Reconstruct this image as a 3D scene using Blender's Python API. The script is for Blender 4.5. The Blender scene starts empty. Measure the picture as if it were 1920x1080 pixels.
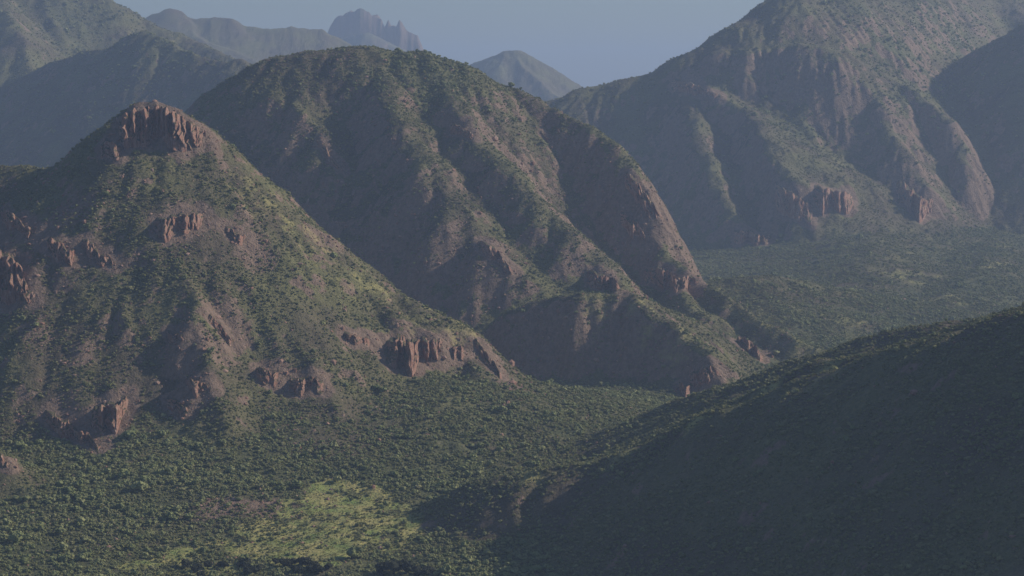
import bpy, math, random
import numpy as np

random.seed(7)
RNG = np.random.default_rng(11)
sc = bpy.context.scene
COL = sc.collection

# ------------------------------------------------------------------ camera
W0, H0 = 1920.0, 1080.0
HFOV = math.radians(28.0)
FPX = (W0 / 2) / math.tan(HFOV / 2)
HORIZON_Y = 180.0
PITCH = math.atan((H0 / 2 - HORIZON_Y) / FPX)
cam_d = bpy.data.cameras.new('camera')
cam_d.sensor_width = 36.0
cam_d.lens = 18.0 / math.tan(HFOV / 2)
cam_d.clip_start = 1.0
cam_d.clip_end = 120000.0
cam = bpy.data.objects.new('camera', cam_d)
COL.objects.link(cam)
cam.location = (0, 0, 0)
cam.rotation_euler = (math.pi / 2 - PITCH, 0, 0)
sc.camera = cam

# ------------------------------------------------------------------ light
SUN_AZ, SUN_EL = 79.0, 30.0          # degrees right of the view direction, above the horizon
a, e = math.radians(SUN_AZ), math.radians(SUN_EL)
SUNV = np.array([math.cos(e) * math.sin(a), math.cos(e) * math.cos(a), math.sin(e)])
sd = bpy.data.lights.new('sun', 'SUN')
sd.energy = 5.0
sd.angle = math.radians(0.5)
sd.color = (1.0, 0.89, 0.75)
sun = bpy.data.objects.new('sun', sd)
COL.objects.link(sun)
from mathutils import Vector
sun.rotation_euler = Vector((-SUNV).tolist()).to_track_quat('-Z', 'Y').to_euler()
sun.location = (800, 1500, 900)

world = bpy.data.worlds.new('World')
sc.world = world
world.use_nodes = True
nt = world.node_tree
nt.nodes.clear()
sky = nt.nodes.new('ShaderNodeTexSky')
sky.sky_type = 'NISHITA'
sky.sun_disc = False
sky.sun_elevation = e
sky.sun_rotation = a
sky.altitude = 300
sky.air_density = 1.0
sky.dust_density = 1.0
sky.ozone_density = 4.0
bg = nt.nodes.new('ShaderNodeBackground')
bg.inputs['Strength'].default_value = 0.092
out = nt.nodes.new('ShaderNodeOutputWorld')
nt.links.new(sky.outputs[0], bg.inputs[0])
nt.links.new(bg.outputs[0], out.inputs[0])

vs = sc.view_settings
vs.view_transform = 'Standard'
vs.look = 'None'
vs.exposure = -0.27
vs.gamma = 1.0
vs.use_curve_mapping = False
cy = sc.cycles
cy.volume_bounces = 1
cy.max_bounces = 4
cy.diffuse_bounces = 2
cy.use_denoising = True
cy.volume_step_rate = 4.0
HAZE_DENSITY = 0.97e-4

# ------------------------------------------------------------------ helpers
def unproj(px, py, D):
    """point of the place seen at photo pixel (px,py) at forward distance D"""
    cp, sp = math.cos(PITCH), math.sin(PITCH)
    u, v = (px - W0 / 2) / FPX, (H0 / 2 - py) / FPX
    d = np.array([u, cp + v * sp, -sp + v * cp])
    return d * (D / d[1])

def project(P):
    P = np.asarray(P, float)
    cp, sp = math.cos(PITCH), math.sin(PITCH)
    x, y, z = P[..., 0], P[..., 1], P[..., 2]
    f = y * cp - z * sp
    v = (y * sp + z * cp) / f
    return W0 / 2 + FPX * x / f, H0 / 2 - FPX * v, f

def tag(o, label=None, cat=None, group=None, kind=None):
    if label: o['label'] = label
    if cat: o['category'] = cat
    if group: o['group'] = group
    if kind: o['kind'] = kind
    return o

_G = RNG.uniform(0, 2 * np.pi, (8, 256, 256))
def perlin(x, y, k=0):
    g = _G[k % 8]
    xi = np.floor(x).astype(np.int64); yi = np.floor(y).astype(np.int64)
    xf = x - xi; yf = y - yi
    u = xf * xf * xf * (xf * (xf * 6 - 15) + 10)
    v = yf * yf * yf * (yf * (yf * 6 - 15) + 10)
    def c(i, j):
        t = g[(xi + i) & 255, (yi + j) & 255]
        return np.cos(t) * (xf - i) + np.sin(t) * (yf - j)
    n0 = c(0, 0) * (1 - u) + c(1, 0) * u
    n1 = c(0, 1) * (1 - u) + c(1, 1) * u
    return (n0 * (1 - v) + n1 * v) * 1.5
def fbm(x, y, s, o=4, k=0, gain=0.5):
    r = 0; a_ = 1.0
    for i in range(o):
        r = r + a_ * perlin(x / s + 37.1 * i, y / s + 11.7 * i, k + i)
        s *= 0.5; a_ *= gain
    return r
def ridged(x, y, s, o=4, k=0):
    r = 0; a_ = 1.0
    for i in range(o):
        r = r + a_ * (1 - 2 * np.abs(perlin(x / s + 17.3 * i, y / s + 5.1 * i, k + i)))
        s *= 0.5; a_ *= 0.5
    return r
def smax(a_, b_, k):
    h = np.clip(0.5 + 0.5 * (a_ - b_) / k, 0, 1)
    return b_ * (1 - h) + a_ * h + k * h * (1 - h)

# ------------------------------------------------------------------ the mountains as ridge lines
# every ridge: family, points (photo px, photo py, forward distance), slope left, slope right, rounding, spur settings
FAM = ['valley', 'left', 'central', 'rear', 'right', 'fan', 'farleft', 'farleft_crest', 'farcrag', 'butte', 'farpeak', 'near', 'knoll', 'coast']
R = []
FAR = {'rear': 1.3, 'right': 1.3, 'farleft': 1.3, 'farleft_crest': 1.28, 'farcrag': 1.5, 'butte': 1.45, 'farpeak': 1.5}
def ridge(fam, pts, sl=0.7, sr=0.7, r=8, spurs=1, step=70, slen=(60, 130), key=None):
    P = [unproj(p[0], p[1], p[2] * FAR.get(fam, 1)) for p in pts]
    R.append(dict(fam=FAM.index(fam), P=np.array(P), sl=sl, sr=sr, r=r, spurs=spurs, step=step, slen=slen))


def spur(fam, pts, g=0.6, sl=0.9, sr=0.9, r=8, z0=0.0, **kw):
    """a spur that starts at pts[0] (px,py,D) and comes down towards us along the photo outline with fall g per metre"""
    f_ = FAR.get(fam, 1); last = pts[0][2] * f_; P = [unproj(pts[0][0], pts[0][1], last)]
    gs = g if isinstance(g, (list, tuple)) else [g] * (len(pts) - 1)
    for (px, py), gg in zip(pts[1:], gs):
        D = np.arange(last + 60, last - 600, -1.0)
        Q = unproj(px, py, 1.0)[None] * D[:, None]
        f = (P[-1][2] - gg * np.hypot(Q[:, 0] - P[-1][0], Q[:, 1] - P[-1][1])) - Q[:, 2]
        ok = np.nonzero((f[:-1] > 0) & (f[1:] <= 0) | (f[:-1] < 0) & (f[1:] >= 0))[0]
        k = ok[-1] if len(ok) else int(np.argmin(np.abs(f)))
        P.append(Q[k]); last = D[k]
    print('SPUR', fam, pts[0][:2], [int(p[1]) for p in P], [int(p[2]) for p in P])
    R.append(dict(fam=FAM.index(fam), P=np.array(P), sl=sr, sr=sl, r=r, spurs=kw.get('spurs', 0), step=kw.get('step', 60), slen=kw.get('slen', (40, 70))))

# left mountain
ridge('left', [(-420, 250, 1850), (-200, 285, 1800), (0, 312, 1790), (80, 316, 1780), (150, 288, 1778), (200, 245, 1772), (228, 220, 1770), (243, 204, 1768), (262, 196, 1766), (300, 193, 1764),
               (334, 205, 1760), (358, 225, 1757), (385, 250, 1754), (430, 288, 1745), (520, 370, 1735), (600, 432, 1725), (700, 520, 1700), (780, 566, 1690), (850, 604, 1685), (885, 635, 1675), (915, 672, 1665), (940, 705, 1655)],
      sl=0.95, sr=0.8, r=7, step=85, slen=(60, 100))
spur('left', [(20, 318, 1780), (60, 380), (130, 440), (190, 490), (215, 530)], 0.62, 0.95, 0.95, 5)
spur('left', [(60, 380, 1700), (110, 500), (150, 600), (185, 690), (230, 760), (236, 800), (215, 840)], 0.62, 1.1, 1.0, 6, step=50, slen=(30, 50))
spur('left', [(-160, 330, 1760), (-60, 420), (0, 470), (40, 520), (55, 575)], 0.62, 1.0, 1.0, 5)
spur('left', [(290, 260, 1745), (310, 380), (340, 500), (365, 600), (390, 680), (410, 750), (420, 785)], 0.64, 1.0, 0.95, 7, step=60, slen=(30, 60))
spur('left', [(440, 320, 1740), (500, 460), (560, 580), (590, 660), (610, 730)], 0.66, 0.85, 0.85, 8)
spur('left', [(650, 500, 1710), (740, 585), (810, 625), (870, 650), (900, 690)], 0.5, 1.1, 0.9, 5)
ridge('left', [(-200, 780, 1420), (-60, 830, 1400), (10, 860, 1380), (40, 920, 1350)], 0.6, 0.6, 7, spurs=0)
# central mountain
CD = 2430
ridge('central', [(200, 400, CD), (300, 320, CD), (355, 250, CD), (380, 205, CD), (402, 170, CD), (440, 143, CD), (480, 124, CD), (560, 102, CD)], 1.3, 1.3, 22, spurs=0)
ridge('central', [(540, 105, CD), (600, 96, CD), (690, 91, CD), (780, 101, CD), (840, 121, CD)],
      1.2, 1.2, 80, spurs=0)
ridge('central', [(830, 118, CD), (860, 127, CD), (905, 152, CD), (940, 162, CD), (1000, 184, CD)], 1.6, 1.3, 22, spurs=0)
spur('central', [(420, 160, CD), (440, 210), (470, 270), (500, 340), (540, 420)], [0.5, 0.7, 0.8, 0.9], 1.1, 1.0, 20)
spur('central', [(500, 116, CD), (520, 165), (565, 203), (600, 258), (632, 312), (650, 380), (670, 450)], [0.4, 0.45, 0.6, 0.7, 0.8, 0.9], 1.3, 1.0, 22)
spur('central', [(690, 93, CD), (725, 160), (750, 225), (795, 290), (850, 370), (920, 450), (965, 505), (985, 560), (990, 600)], [0.4, 0.5, 0.55, 0.6, 0.62, 0.7, 0.9, 1.0], 1.3, 1.0, 24)
spur('central', [(810, 108, CD), (850, 190), (885, 255), (935, 300), (1000, 365), (1070, 430), (1130, 490), (1160, 540)], [0.42, 0.5, 0.5, 0.55, 0.58, 0.62, 1.1], 1.3, 1.2, 22)
spur('central', [(1165, 545, 1930), (1215, 580), (1270, 615), (1330, 660), (1350, 698), (1375, 735)], [0.4, 0.4, 0.5, 0.9, 1.0], 1.7, 0.9, 12)
ridge('central', [(1200, 562, 1925), (1165, 547, 1928), (1090, 553, 1925), (1010, 566, 1935), (950, 588, 1945), (915, 625, 1945)], 1.6, 0.22, 8, spurs=0)
spur('central', [(950, 167, CD), (1040, 206), (1100, 238), (1150, 270), (1190, 312), (1218, 358), (1236, 405), (1236, 450), (1250, 482), (1310, 522), (1360, 560), (1430, 605), (1500, 640), (1560, 662)], [0.38, 0.42, 0.45, 0.6, 0.8, 1.1, 1.3, 0.4, 0.35, 0.35, 0.35, 0.3, 0.3], 1.3, 2.2, 14)
spur('central', [(1270, 535, 2120), (1310, 585), (1370, 602), (1410, 632), (1428, 675)], [0.5, 0.3, 0.5, 1.0], 1.2, 1.2, 10)
ridge('rear', [(900, 240, 2980), (1030, 192, 2920), (1100, 166, 2900), (1180, 148, 2900), (1270, 126, 2900), (1300, 103, 2900), (1330, 86, 2900), (1400, 42, 2920), (1440, 22, 2940), (1468, 2, 2950), (1485, -14, 2965), (1540, -24, 3010), (1640, -28, 3250), (1800, -40, 3600), (2000, -50, 3900), (2300, -50, 4300)],
      1.15, 1.15, 80, spurs=0)
ridge('rear', [(1255, 132, 2890), (1300, 110, 2870), (1340, 98, 2850), (1400, 92, 2840), (1440, 94, 2835), (1500, 80, 2830), (1560, 92, 2815)], 0.25, 1.35, 14, spurs=0)
spur('rear', [(1130, 160, 2900), (1150, 185), (1190, 225), (1230, 290), (1260, 360)], [0.4, 0.5, 0.7, 0.9], 1.2, 1.0, 22)
spur('rear', [(1275, 124, 2900), (1290, 170), (1310, 240), (1335, 320), (1370, 400), (1395, 450), (1420, 515)], [0.4, 0.44, 0.52, 0.65, 0.85, 1.0], 1.2, 1.0, 16)
spur('rear', [(1275, 122, 2900), (1340, 172), (1400, 205), (1440, 260), (1475, 330), (1495, 400), (1510, 450)], [0.3, 0.34, 0.42, 0.55, 0.8, 1.0], 1.6, 0.42, 20)
spur('rear', [(1395, 44, 2920), (1425, 100), (1455, 160), (1495, 215), (1550, 290), (1585, 345), (1602, 400), (1605, 430)], [0.85, 0.7, 0.6, 0.6, 0.7, 0.9, 1.0], 1.5, 1.2, 20)
spur('rear', [(1468, 2, 2950), (1500, 78), (1590, 108), (1700, 162), (1780, 222), (1806, 275), (1815, 330), (1802, 385), (1765, 425)], [1.0, 0.35, 0.42, 0.55, 0.9, 1.2, 1.3, 1.3], 1.3, 2.0, 18)
spur('rear', [(1590, 110, 2850), (1640, 190), (1680, 270), (1725, 345), (1740, 425)], [0.6, 0.72, 0.85, 1.2], 1.3, 1.2, 26)
ridge('rear', [(1520, -20, 2960), (1580, 15, 2990), (1640, 72, 3015), (1700, 122, 3035), (1760, 160, 3050)], 0.6, 1.6, 10, spurs=0)
spur('rear', [(1850, -42, 3650), (1880, 0), (1960, 60)], 0.4, 0.7, 0.5, 20)
# right rear mountain, all in shade
ridge('right', [(1600, 235, 3260), (1740, 148, 3150), (1800, 112, 3090), (1860, 80, 3020), (1920, 48, 2950), (2000, 40, 2900), (2150, 60, 2950), (2400, 80, 3100), (2700, 100, 3300)], 0.9, 0.95, 14, step=130, slen=(60, 100))
# alluvial fan between the rear mountain and the valley
ridge('fan', [(1400, 512, 3000), (1480, 478, 3150), (1600, 434, 3280), (1745, 425, 3380), (1850, 445, 3350), (2000, 500, 3250)], 0.16, 0.16, 40, spurs=0)
ridge('fan', [(1600, 434, 3280), (1690, 500, 2980), (1770, 560, 2680), (1820, 590, 2560)], 0.12, 0.12, 40, spurs=0)
ridge('fan', [(1640, 440, 3150), (1645, 500, 2760), (1600, 560, 2520), (1550, 625, 2300)], 0.2, 0.24, 25, spurs=0)
ridge('fan', [(1860, 460, 3100), (1825, 520, 2700), (1780, 570, 2480), (1740, 610, 2350)], 0.2, 0.24, 25, spurs=0)
ridge('fan', [(1420, 520, 2440), (1450, 570, 2340), (1490, 625, 2230)], 0.2, 0.2, 20, spurs=0)
ridge('fan', [(100, 850, 1440), (240, 810, 1475), (400, 772, 1520), (600, 748, 1560), (800, 708, 1620), (930, 722, 1640), (985, 756, 1640)], 0.2, 0.2, 18, spurs=0)
ridge('fan', [(330, 800, 1490), (370, 880, 1420), (400, 950, 1360)], 0.25, 0.25, 15, spurs=0)
# far left: shaded ridge and the sunlit crest behind it
ridge('farleft', [(-500, 160, 3650), (-200, 180, 3500), (0, 160, 3350), (100, 118, 3280), (160, 97, 3230), (210, 90, 3180), (240, 68, 3150), (270, 58, 3120), (300, 70, 3090), (330, 90, 3060), (380, 108, 3020), (430, 118, 2980), (450, 112, 2960), (480, 135, 2930), (560, 200, 2880), (700, 330, 2800)], 0.7, 0.9, 9, step=140, slen=(50, 90))
ridge('farleft_crest', [(-500, -160, 3900), (-100, -60, 3850), (100, -30, 3800), (200, -4, 3800), (232, 16, 3800), (275, 42, 3780), (330, 62, 3760), (400, 92, 3700), (440, 112, 3650), (520, 160, 3600), (700, 260, 3500)], 0.7, 0.7, 14, step=110, slen=(80, 150))
ridge('farleft_crest', [(-40, -60, 3800), (0, 0, 3650), (40, 70, 3500), (60, 130, 3400), (60, 200, 3300)], 0.8, 0.7, 10, step=60, slen=(40, 60))
ridge('farcrag', [(200, 60, 4800), (275, 32, 4800), (290, 24, 4800), (312, 24, 4800), (316, 16, 4800), (326, 17, 4800), (338, 34, 4800), (375, 36, 4800), (400, 33, 4800), (432, 35, 4800), (445, 46, 4800), (500, 55, 4800), (545, 51, 4820), (600, 56, 4840), (640, 75, 4840), (800, 150, 4800), (900, 240, 4700)], 0.7, 0.7, 8, step=160, slen=(90, 160))
spur('farcrag', [(330, 34, 4800), (380, 78), (420, 88), (470, 110), (540, 160)], 0.4, 0.7, 0.6, 10)
ridge('butte', [(606, 75, 7000), (618, 64, 7000), (622, 54, 7000), (623, 34, 7000), (640, 20, 7000), (656, 13, 7000), (690, 17, 7000), (712, 21, 7000), (714, 40, 7000), (722, 38, 7000), (729, 29, 7000), (736, 38, 7000), (742, 38, 7000), (748, 30, 7000), (756, 42, 7000), (768, 48, 7000), (775, 56, 7000), (781, 56, 7000), (783, 76, 7000), (790, 80, 7000), (800, 97, 7000), (812, 118, 6980), (850, 190, 6900)], 3.2, 3.2, 1, spurs=0)
ridge('butte', [(590, 90, 6900), (640, 72, 6850), (690, 60, 6800), (730, 80, 6800), (790, 110, 6800)], 0.8, 0.8, 6, spurs=0)
ridge('farpeak', [(780, 190, 5200), (860, 130, 5200), (900, 113, 5180), (930, 104, 5160), (948, 95, 5150), (972, 94, 5150), (990, 103, 5150), (1010, 112, 5150), (1050, 140, 5140), (1088, 168, 5130), (1160, 220, 5100)], 0.6, 0.7, 6, step=140, slen=(60, 120))
spur('farpeak', [(960, 95, 5150), (985, 130), (1030, 170), (1070, 200)], 0.5, 0.9, 0.6, 6)
# near hill on the right, in its own shade
ridge('near', [(775, 966, 1345), (830, 946, 1340), (870, 926, 1335), (935, 898, 1330), (1000, 886, 1325), (1090, 876, 1318), (1180, 862, 1308), (1240, 832, 1300), (1300, 803, 1290), (1370, 770, 1278), (1440, 742, 1265), (1500, 722, 1250), (1560, 700, 1237), (1640, 672, 1222), (1700, 650, 1210), (1800, 622, 1185), (1920, 590, 1155), (2100, 540, 1110), (2400, 470, 1050), (2800, 420, 1000)], 0.5, 0.8, 16, spurs=0)
spur('near', [(1560, 700, 1237), (1530, 850), (1495, 1000), (1470, 1100)], 0.62, 0.9, 0.9, 12)
spur('near', [(1800, 622, 1185), (1765, 800), (1735, 960), (1700, 1090)], 0.62, 0.9, 0.9, 12)
spur('near', [(1300, 803, 1290), (1290, 900), (1270, 1000)], 0.62, 0.9, 0.9, 12)
ridge('near', [(1050, 878, 1500), (1120, 846, 1500), (1200, 800, 1500), (1260, 765, 1490), (1340, 735, 1475), (1440, 702, 1450), (1560, 660, 1420), (1640, 634, 1410), (1700, 622, 1400), (1800, 602, 1380), (1920, 580, 1350), (2100, 535, 1320), (2400, 440, 1270)], 0.55, 0.5, 16, step=90, slen=(30, 50))
ridge('near', [(1110, 866, 1345), (1180, 848, 1340), (1240, 818, 1335), (1300, 788, 1325), (1370, 754, 1312), (1440, 725, 1300), (1500, 703, 1288), (1560, 684, 1275), (1700, 640, 1248), (1800, 615, 1225), (1920, 585, 1195), (2100, 540, 1160)], 0.3, 0.8, 6, spurs=0)
# grassy knoll
ridge('knoll', [(470, 958, 1390), (560, 930, 1400), (640, 905, 1400), (700, 914, 1385), (750, 938, 1370), (785, 966, 1350)], 0.3, 0.3, 10, spurs=0)

# off-frame continuations so that the land goes on to the sides
ridge('coast', [(-1200, 100, 3300), (-900, 60, 3500), (-500, 90, 4200)], 0.6, 0.6, 15, step=200, slen=(90, 160))
ridge('coast', [(3600, 160, 2700), (3500, 60, 3200), (3300, 20, 4000), (2700, 20, 5600)], 0.6, 0.6, 15, step=200, slen=(90, 160))
ridge('coast', [(-2400, 300, 1300), (-1500, 260, 1700), (-420, 250, 1850)], 0.6, 0.6, 12, step=150, slen=(90, 140))

def floor_z(x, y):
    z = np.interp(y, [-500, 600, 950, 1330, 1800, 2200, 3200, 3800, 4800, 7500], [-320, -312, -296, -280, -270, -265, -262, -235, -225, -300])
    return z + 5 * fbm(x, y, 260, 3, 2)

def make_spurs():
    segs = []   # (fam, a, b, za, zb, sl, sr, r)
    rg = np.random.default_rng(5)
    def add(fam, P, sl, sr, r):
        for i in range(len(P) - 1):
            segs.append((fam, P[i], P[i + 1], sl, sr, r))
    for rd in R:
        P = rd['P']
        add(rd['fam'], P, rd['sl'], rd['sr'], rd['r'])
        if not rd['spurs']: continue
        L = np.r_[0, np.cumsum(np.linalg.norm(np.diff(P[:, :2], axis=0), axis=1))]
        s = rd['step'] * rg.uniform(0.3, 0.7)
        side = 1
        while s < L[-1] - 10:
            i = np.searchsorted(L, s) - 1
            t = (s - L[i]) / (L[i + 1] - L[i])
            p = P[i] * (1 - t) + P[i + 1] * t
            d = (P[i + 1] - P[i])[:2]; d /= np.linalg.norm(d)
            if P[i + 1][2] > P[i][2]: d = -d
            for sd_ in (1, -1):
                if rg.random() < 0.15: continue
                n = np.array([-d[1], d[0]]) * sd_
                slope = rd['sl'] * 0.5 + rd['sr'] * 0.5
                w = n * 1.0 + d * rg.uniform(0.1, 0.8)
                w /= np.linalg.norm(w)
                ln = rg.uniform(*rd['slen'])
                q = p.copy(); q[2] -= 3 + rg.uniform(0, 6)
                pts = [q]
                for k in range(3):
                    w = w + rg.normal(0, 0.22, 2); w /= np.linalg.norm(w)
                    st = ln * rg.uniform(0.35, 0.6)
                    q = np.array([q[0] + w[0] * st, q[1] + w[1] * st, q[2] - st * slope * rg.uniform(0.62, 0.98)])
                    pts.append(q)
                    if rg.random() < 0.6:
                        n2 = np.array([-w[1], w[0]]) * rg.choice([-1, 1])
                        w2 = n2 + w * rg.uniform(0.4, 1.1); w2 /= np.linalg.norm(w2)
                        q0 = q - np.array([0, 0, 2.0]); l2 = ln * rg.uniform(0.3, 0.55)
                        q1 = np.array([q0[0] + w2[0] * l2, q0[1] + w2[1] * l2, q0[2] - l2 * slope * rg.uniform(0.75, 1.0)])
                        add(rd['fam'], [q0, q1], slope * 1.15, slope * 1.15, 4)
                add(rd['fam'], pts, slope * 1.12, slope * 1.12, 5)
            s += rd['step'] * rg.uniform(0.65, 1.35)
    return segs
SEGS = make_spurs()

def eval_base(xs, ys):
    """base height and family on the tensor grid xs, ys"""
    X, Y = np.meshgrid(xs, ys)
    fl = floor_z(X, Y)
    H = fl - 400.0
    F = np.zeros(X.shape, np.int8)
    wx = 7 * fbm(X, Y, 70, 3, 1); wy = 7 * fbm(X, Y, 70, 3, 4)
    XW, YW = X + wx, Y + wy
    for fam, A, B, sl, sr, r in SEGS:
        top = max(A[2], B[2])
        reach = (top + 320) / min(sl, sr) + 20
        x0, x1 = min(A[0], B[0]) - reach, max(A[0], B[0]) + reach
        y0, y1 = min(A[1], B[1]) - reach, max(A[1], B[1]) + reach
        i0, i1 = np.searchsorted(xs, [x0, x1]); j0, j1 = np.searchsorted(ys, [y0, y1])
        if i1 - i0 < 1 or j1 - j0 < 1: continue
        sx, sy = XW[j0:j1, i0:i1], YW[j0:j1, i0:i1]
        dx, dy = B[0] - A[0], B[1] - A[1]
        L2 = dx * dx + dy * dy + 1e-6
        ex, ey = sx - A[0], sy - A[1]
        t = np.clip((ex * dx + ey * dy) / L2, 0, 1)
        qx, qy = ex - t * dx, ey - t * dy
        d2 = qx * qx + qy * qy
        if sl != sr:
            cr = (dx * ey - dy * ex) / math.sqrt(L2)
            m = np.clip(cr / (np.sqrt(d2) + 4) * 0.5 + 0.5, 0, 1)
            s_ = sl * m + sr * (1 - m)
        else:
            s_ = sl
        h = A[2] + t * (B[2] - A[2]) - s_ * (np.sqrt(d2 + r * r) - r)
        cur = H[j0:j1, i0:i1]
        F[j0:j1, i0:i1] = np.where(h > cur, fam, F[j0:j1, i0:i1])
        H[j0:j1, i0:i1] = smax(h, cur, 3.0)
    rel = H - fl
    F = np.where(rel < -2.0, 0, F)
    H2 = smax(H, fl, np.interp(Y, [1500, 2000], [9.0, 22.0]))
    # roughness: stronger on slopes, weak on the valley floor
    wgt = np.clip((H - fl + 10) / 40, 0, 1)
    H2 = H2 + wgt * (1.8 * ridged(X, Y, 60, 3, 3) - 1 + 1.6 * fbm(X, Y, 26, 3, 5)) + (1 - wgt) * (1.6 * fbm(X, Y, 45, 3, 6) + np.interp(Y, [1500, 2400], [2.0, 6.0]) * (ridged(X, Y, 150, 3, 0) - 1))
    return H2, F, wgt

def erode(H, cell, n, steps, seed):
    rg = np.random.default_rng(seed)
    ny, nx = H.shape
    H = H.copy()
    x = rg.uniform(2, nx - 3, n); y = rg.uniform(2, ny - 3, n)
    vx = np.zeros(n); vy = np.zeros(n); sed = np.zeros(n); wat = np.ones(n); sp = np.ones(n)
    for _ in range(steps):
        xi = x.astype(int); yi = y.astype(int); fx = x - xi; fy = y - yi
        idx = yi * nx + xi
        Hf = H.ravel()
        a0, a1, a2, a3 = Hf[idx], Hf[idx + 1], Hf[idx + nx], Hf[idx + nx + 1]
        gx = ((a1 - a0) * (1 - fy) + (a3 - a2) * fy) / cell
        gy = ((a2 - a0) * (1 - fx) + (a3 - a1) * fx) / cell
        h0 = a0 * (1 - fx) * (1 - fy) + a1 * fx * (1 - fy) + a2 * (1 - fx) * fy + a3 * fx * fy
        vx = vx * 0.25 - gx; vy = vy * 0.25 - gy
        l = np.sqrt(vx * vx + vy * vy) + 1e-6
        dx, dy = vx / l, vy / l
        x2 = np.clip(x + dx, 1, nx - 3); y2 = np.clip(y + dy, 1, ny - 3)
        xj = x2.astype(int); yj = y2.astype(int); gx2 = x2 - xj; gy2 = y2 - yj
        k = yj * nx + xj
        h1 = Hf[k] * (1 - gx2) * (1 - gy2) + Hf[k + 1] * gx2 * (1 - gy2) + Hf[k + nx] * (1 - gx2) * gy2 + Hf[k + nx + 1] * gx2 * gy2
        dh = h1 - h0
        cap = np.maximum(-dh, 0.02) * wat * sp * 1.3
        dep = np.where(dh > 0, np.minimum(sed, dh), np.where(sed > cap, (sed - cap) * 0.25, -np.minimum((cap - sed) * 0.22, np.maximum(-dh, 0) * 0.5)))
        sed -= dep
        dlt = np.zeros(nx * ny)
        for o, w in ((0, (1 - fx) * (1 - fy)), (1, fx * (1 - fy)), (nx, (1 - fx) * fy), (nx + 1, fx * fy)):
            dlt += np.bincount(idx + o, dep * w, nx * ny)
        H += np.clip(dlt, -1.2, 0.8).reshape(ny, nx)
        sp = np.sqrt(np.clip(sp * sp - dh * 0.12, 0.1, 5))
        wat *= 0.975
        x, y = x2, y2
    return H

CELL = 3.4
gx_ = np.arange(-1200, 1500, CELL); gy_ = np.arange(900, 5000, CELL)
Hb, Fb, Wb = eval_base(gx_, gy_)
He = Hb
for b in range(2):
    He = erode(He, CELL, 170000, 36, 20 + b)
DEL = np.clip(He - Hb, -9, 5)
ew = np.minimum(1, np.minimum.outer(np.minimum(gy_ - gy_[0], gy_[-1] - gy_), np.minimum(gx_ - gx_[0], gx_[-1] - gx_)) / 90)
DEL *= ew
DEL[1:-1, 1:-1] = (DEL[1:-1, 1:-1] * 2 + DEL[:-2, 1:-1] + DEL[2:, 1:-1] + DEL[1:-1, :-2] + DEL[1:-1, 2:]) / 6

def bil(G, xs, ys, x, y, fill=0.0):
    u = np.interp(x, xs, np.arange(len(xs))); v = np.interp(y, ys, np.arange(len(ys)))
    i = np.minimum(u.astype(int), len(xs) - 2); j = np.minimum(v.astype(int), len(ys) - 2)
    fu = u - i; fv = v - j
    r = G[j, i] * (1 - fu) * (1 - fv) + G[j, i + 1] * fu * (1 - fv) + G[j + 1, i] * (1 - fu) * fv + G[j + 1, i + 1] * fu * fv
    return np.where((x < xs[0]) | (x > xs[-1]) | (y < ys[0]) | (y > ys[-1]), fill, r)

def grow(a0, a1, s0, s1, smx=1e9):
    """coordinates from a0 to a1, the spacing going from s0 to s1"""
    n = int(abs(a1 - a0) / ((s0 + s1) / 2)) + 1
    st = np.linspace(s0, s1, n); c = np.cumsum(st); return a0 + (a1 - a0) * c / c[-1]
xs = np.r_[grow(-1150, -5600, 6, 160)[::-1], -1150, grow(-1150, -700, 5.0, 2.8), grow(-700, 700, 2.8, 2.8), grow(700, 1150, 2.8, 5.0), grow(1150, 6600, 6, 160)]
ys = np.r_[grow(930, -1500, 3, 160)[::-1], 930, grow(930, 2450, 2.3, 2.5), grow(2450, 4200, 2.6, 5.5), grow(4200, 11200, 6, 22), grow(11200, 17000, 40, 500)]
HT, FT, WT = eval_base(xs, ys)
XX, YY = np.meshgrid(xs, ys)
HT = HT + bil(DEL, gx_, gy_, XX.ravel(), YY.ravel()).reshape(XX.shape)
HT += WT * 0.6 * ridged(XX, YY, 11, 2, 0) + 0.35 * fbm(XX, YY, 7, 2, 2)
edge = np.clip((XX + 5600) / 1500, 0, 1) * np.clip((6600 - XX) / 1500, 0, 1) * np.clip((17000 - YY) / 6000, 0, 1)
HT = -309 + (HT + 309) * edge

def ground(x, y):
    return bil(HT, xs, ys, np.asarray(x, float), np.asarray(y, float), -309)

def hit(px, py, D0=900, D1=11500, step=4.0):
    """first point of the land along the line of sight of a photo pixel"""
    d = unproj(px, py, 1.0)
    D = np.arange(D0, D1, step)
    P = d[None] * D[:, None]
    g = ground(P[:, 0], P[:, 1])
    k = np.nonzero(g > P[:, 2])[0]
    if not len(k): return None
    p = P[k[0]]; return np.array([p[0], p[1], g[k[0]]])

gyy, gxx = np.gradient(HT, ys, xs)
NZ = 1 / np.sqrt(gxx ** 2 + gyy ** 2 + 1)
SLOPE = np.sqrt(gxx ** 2 + gyy ** 2)

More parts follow.
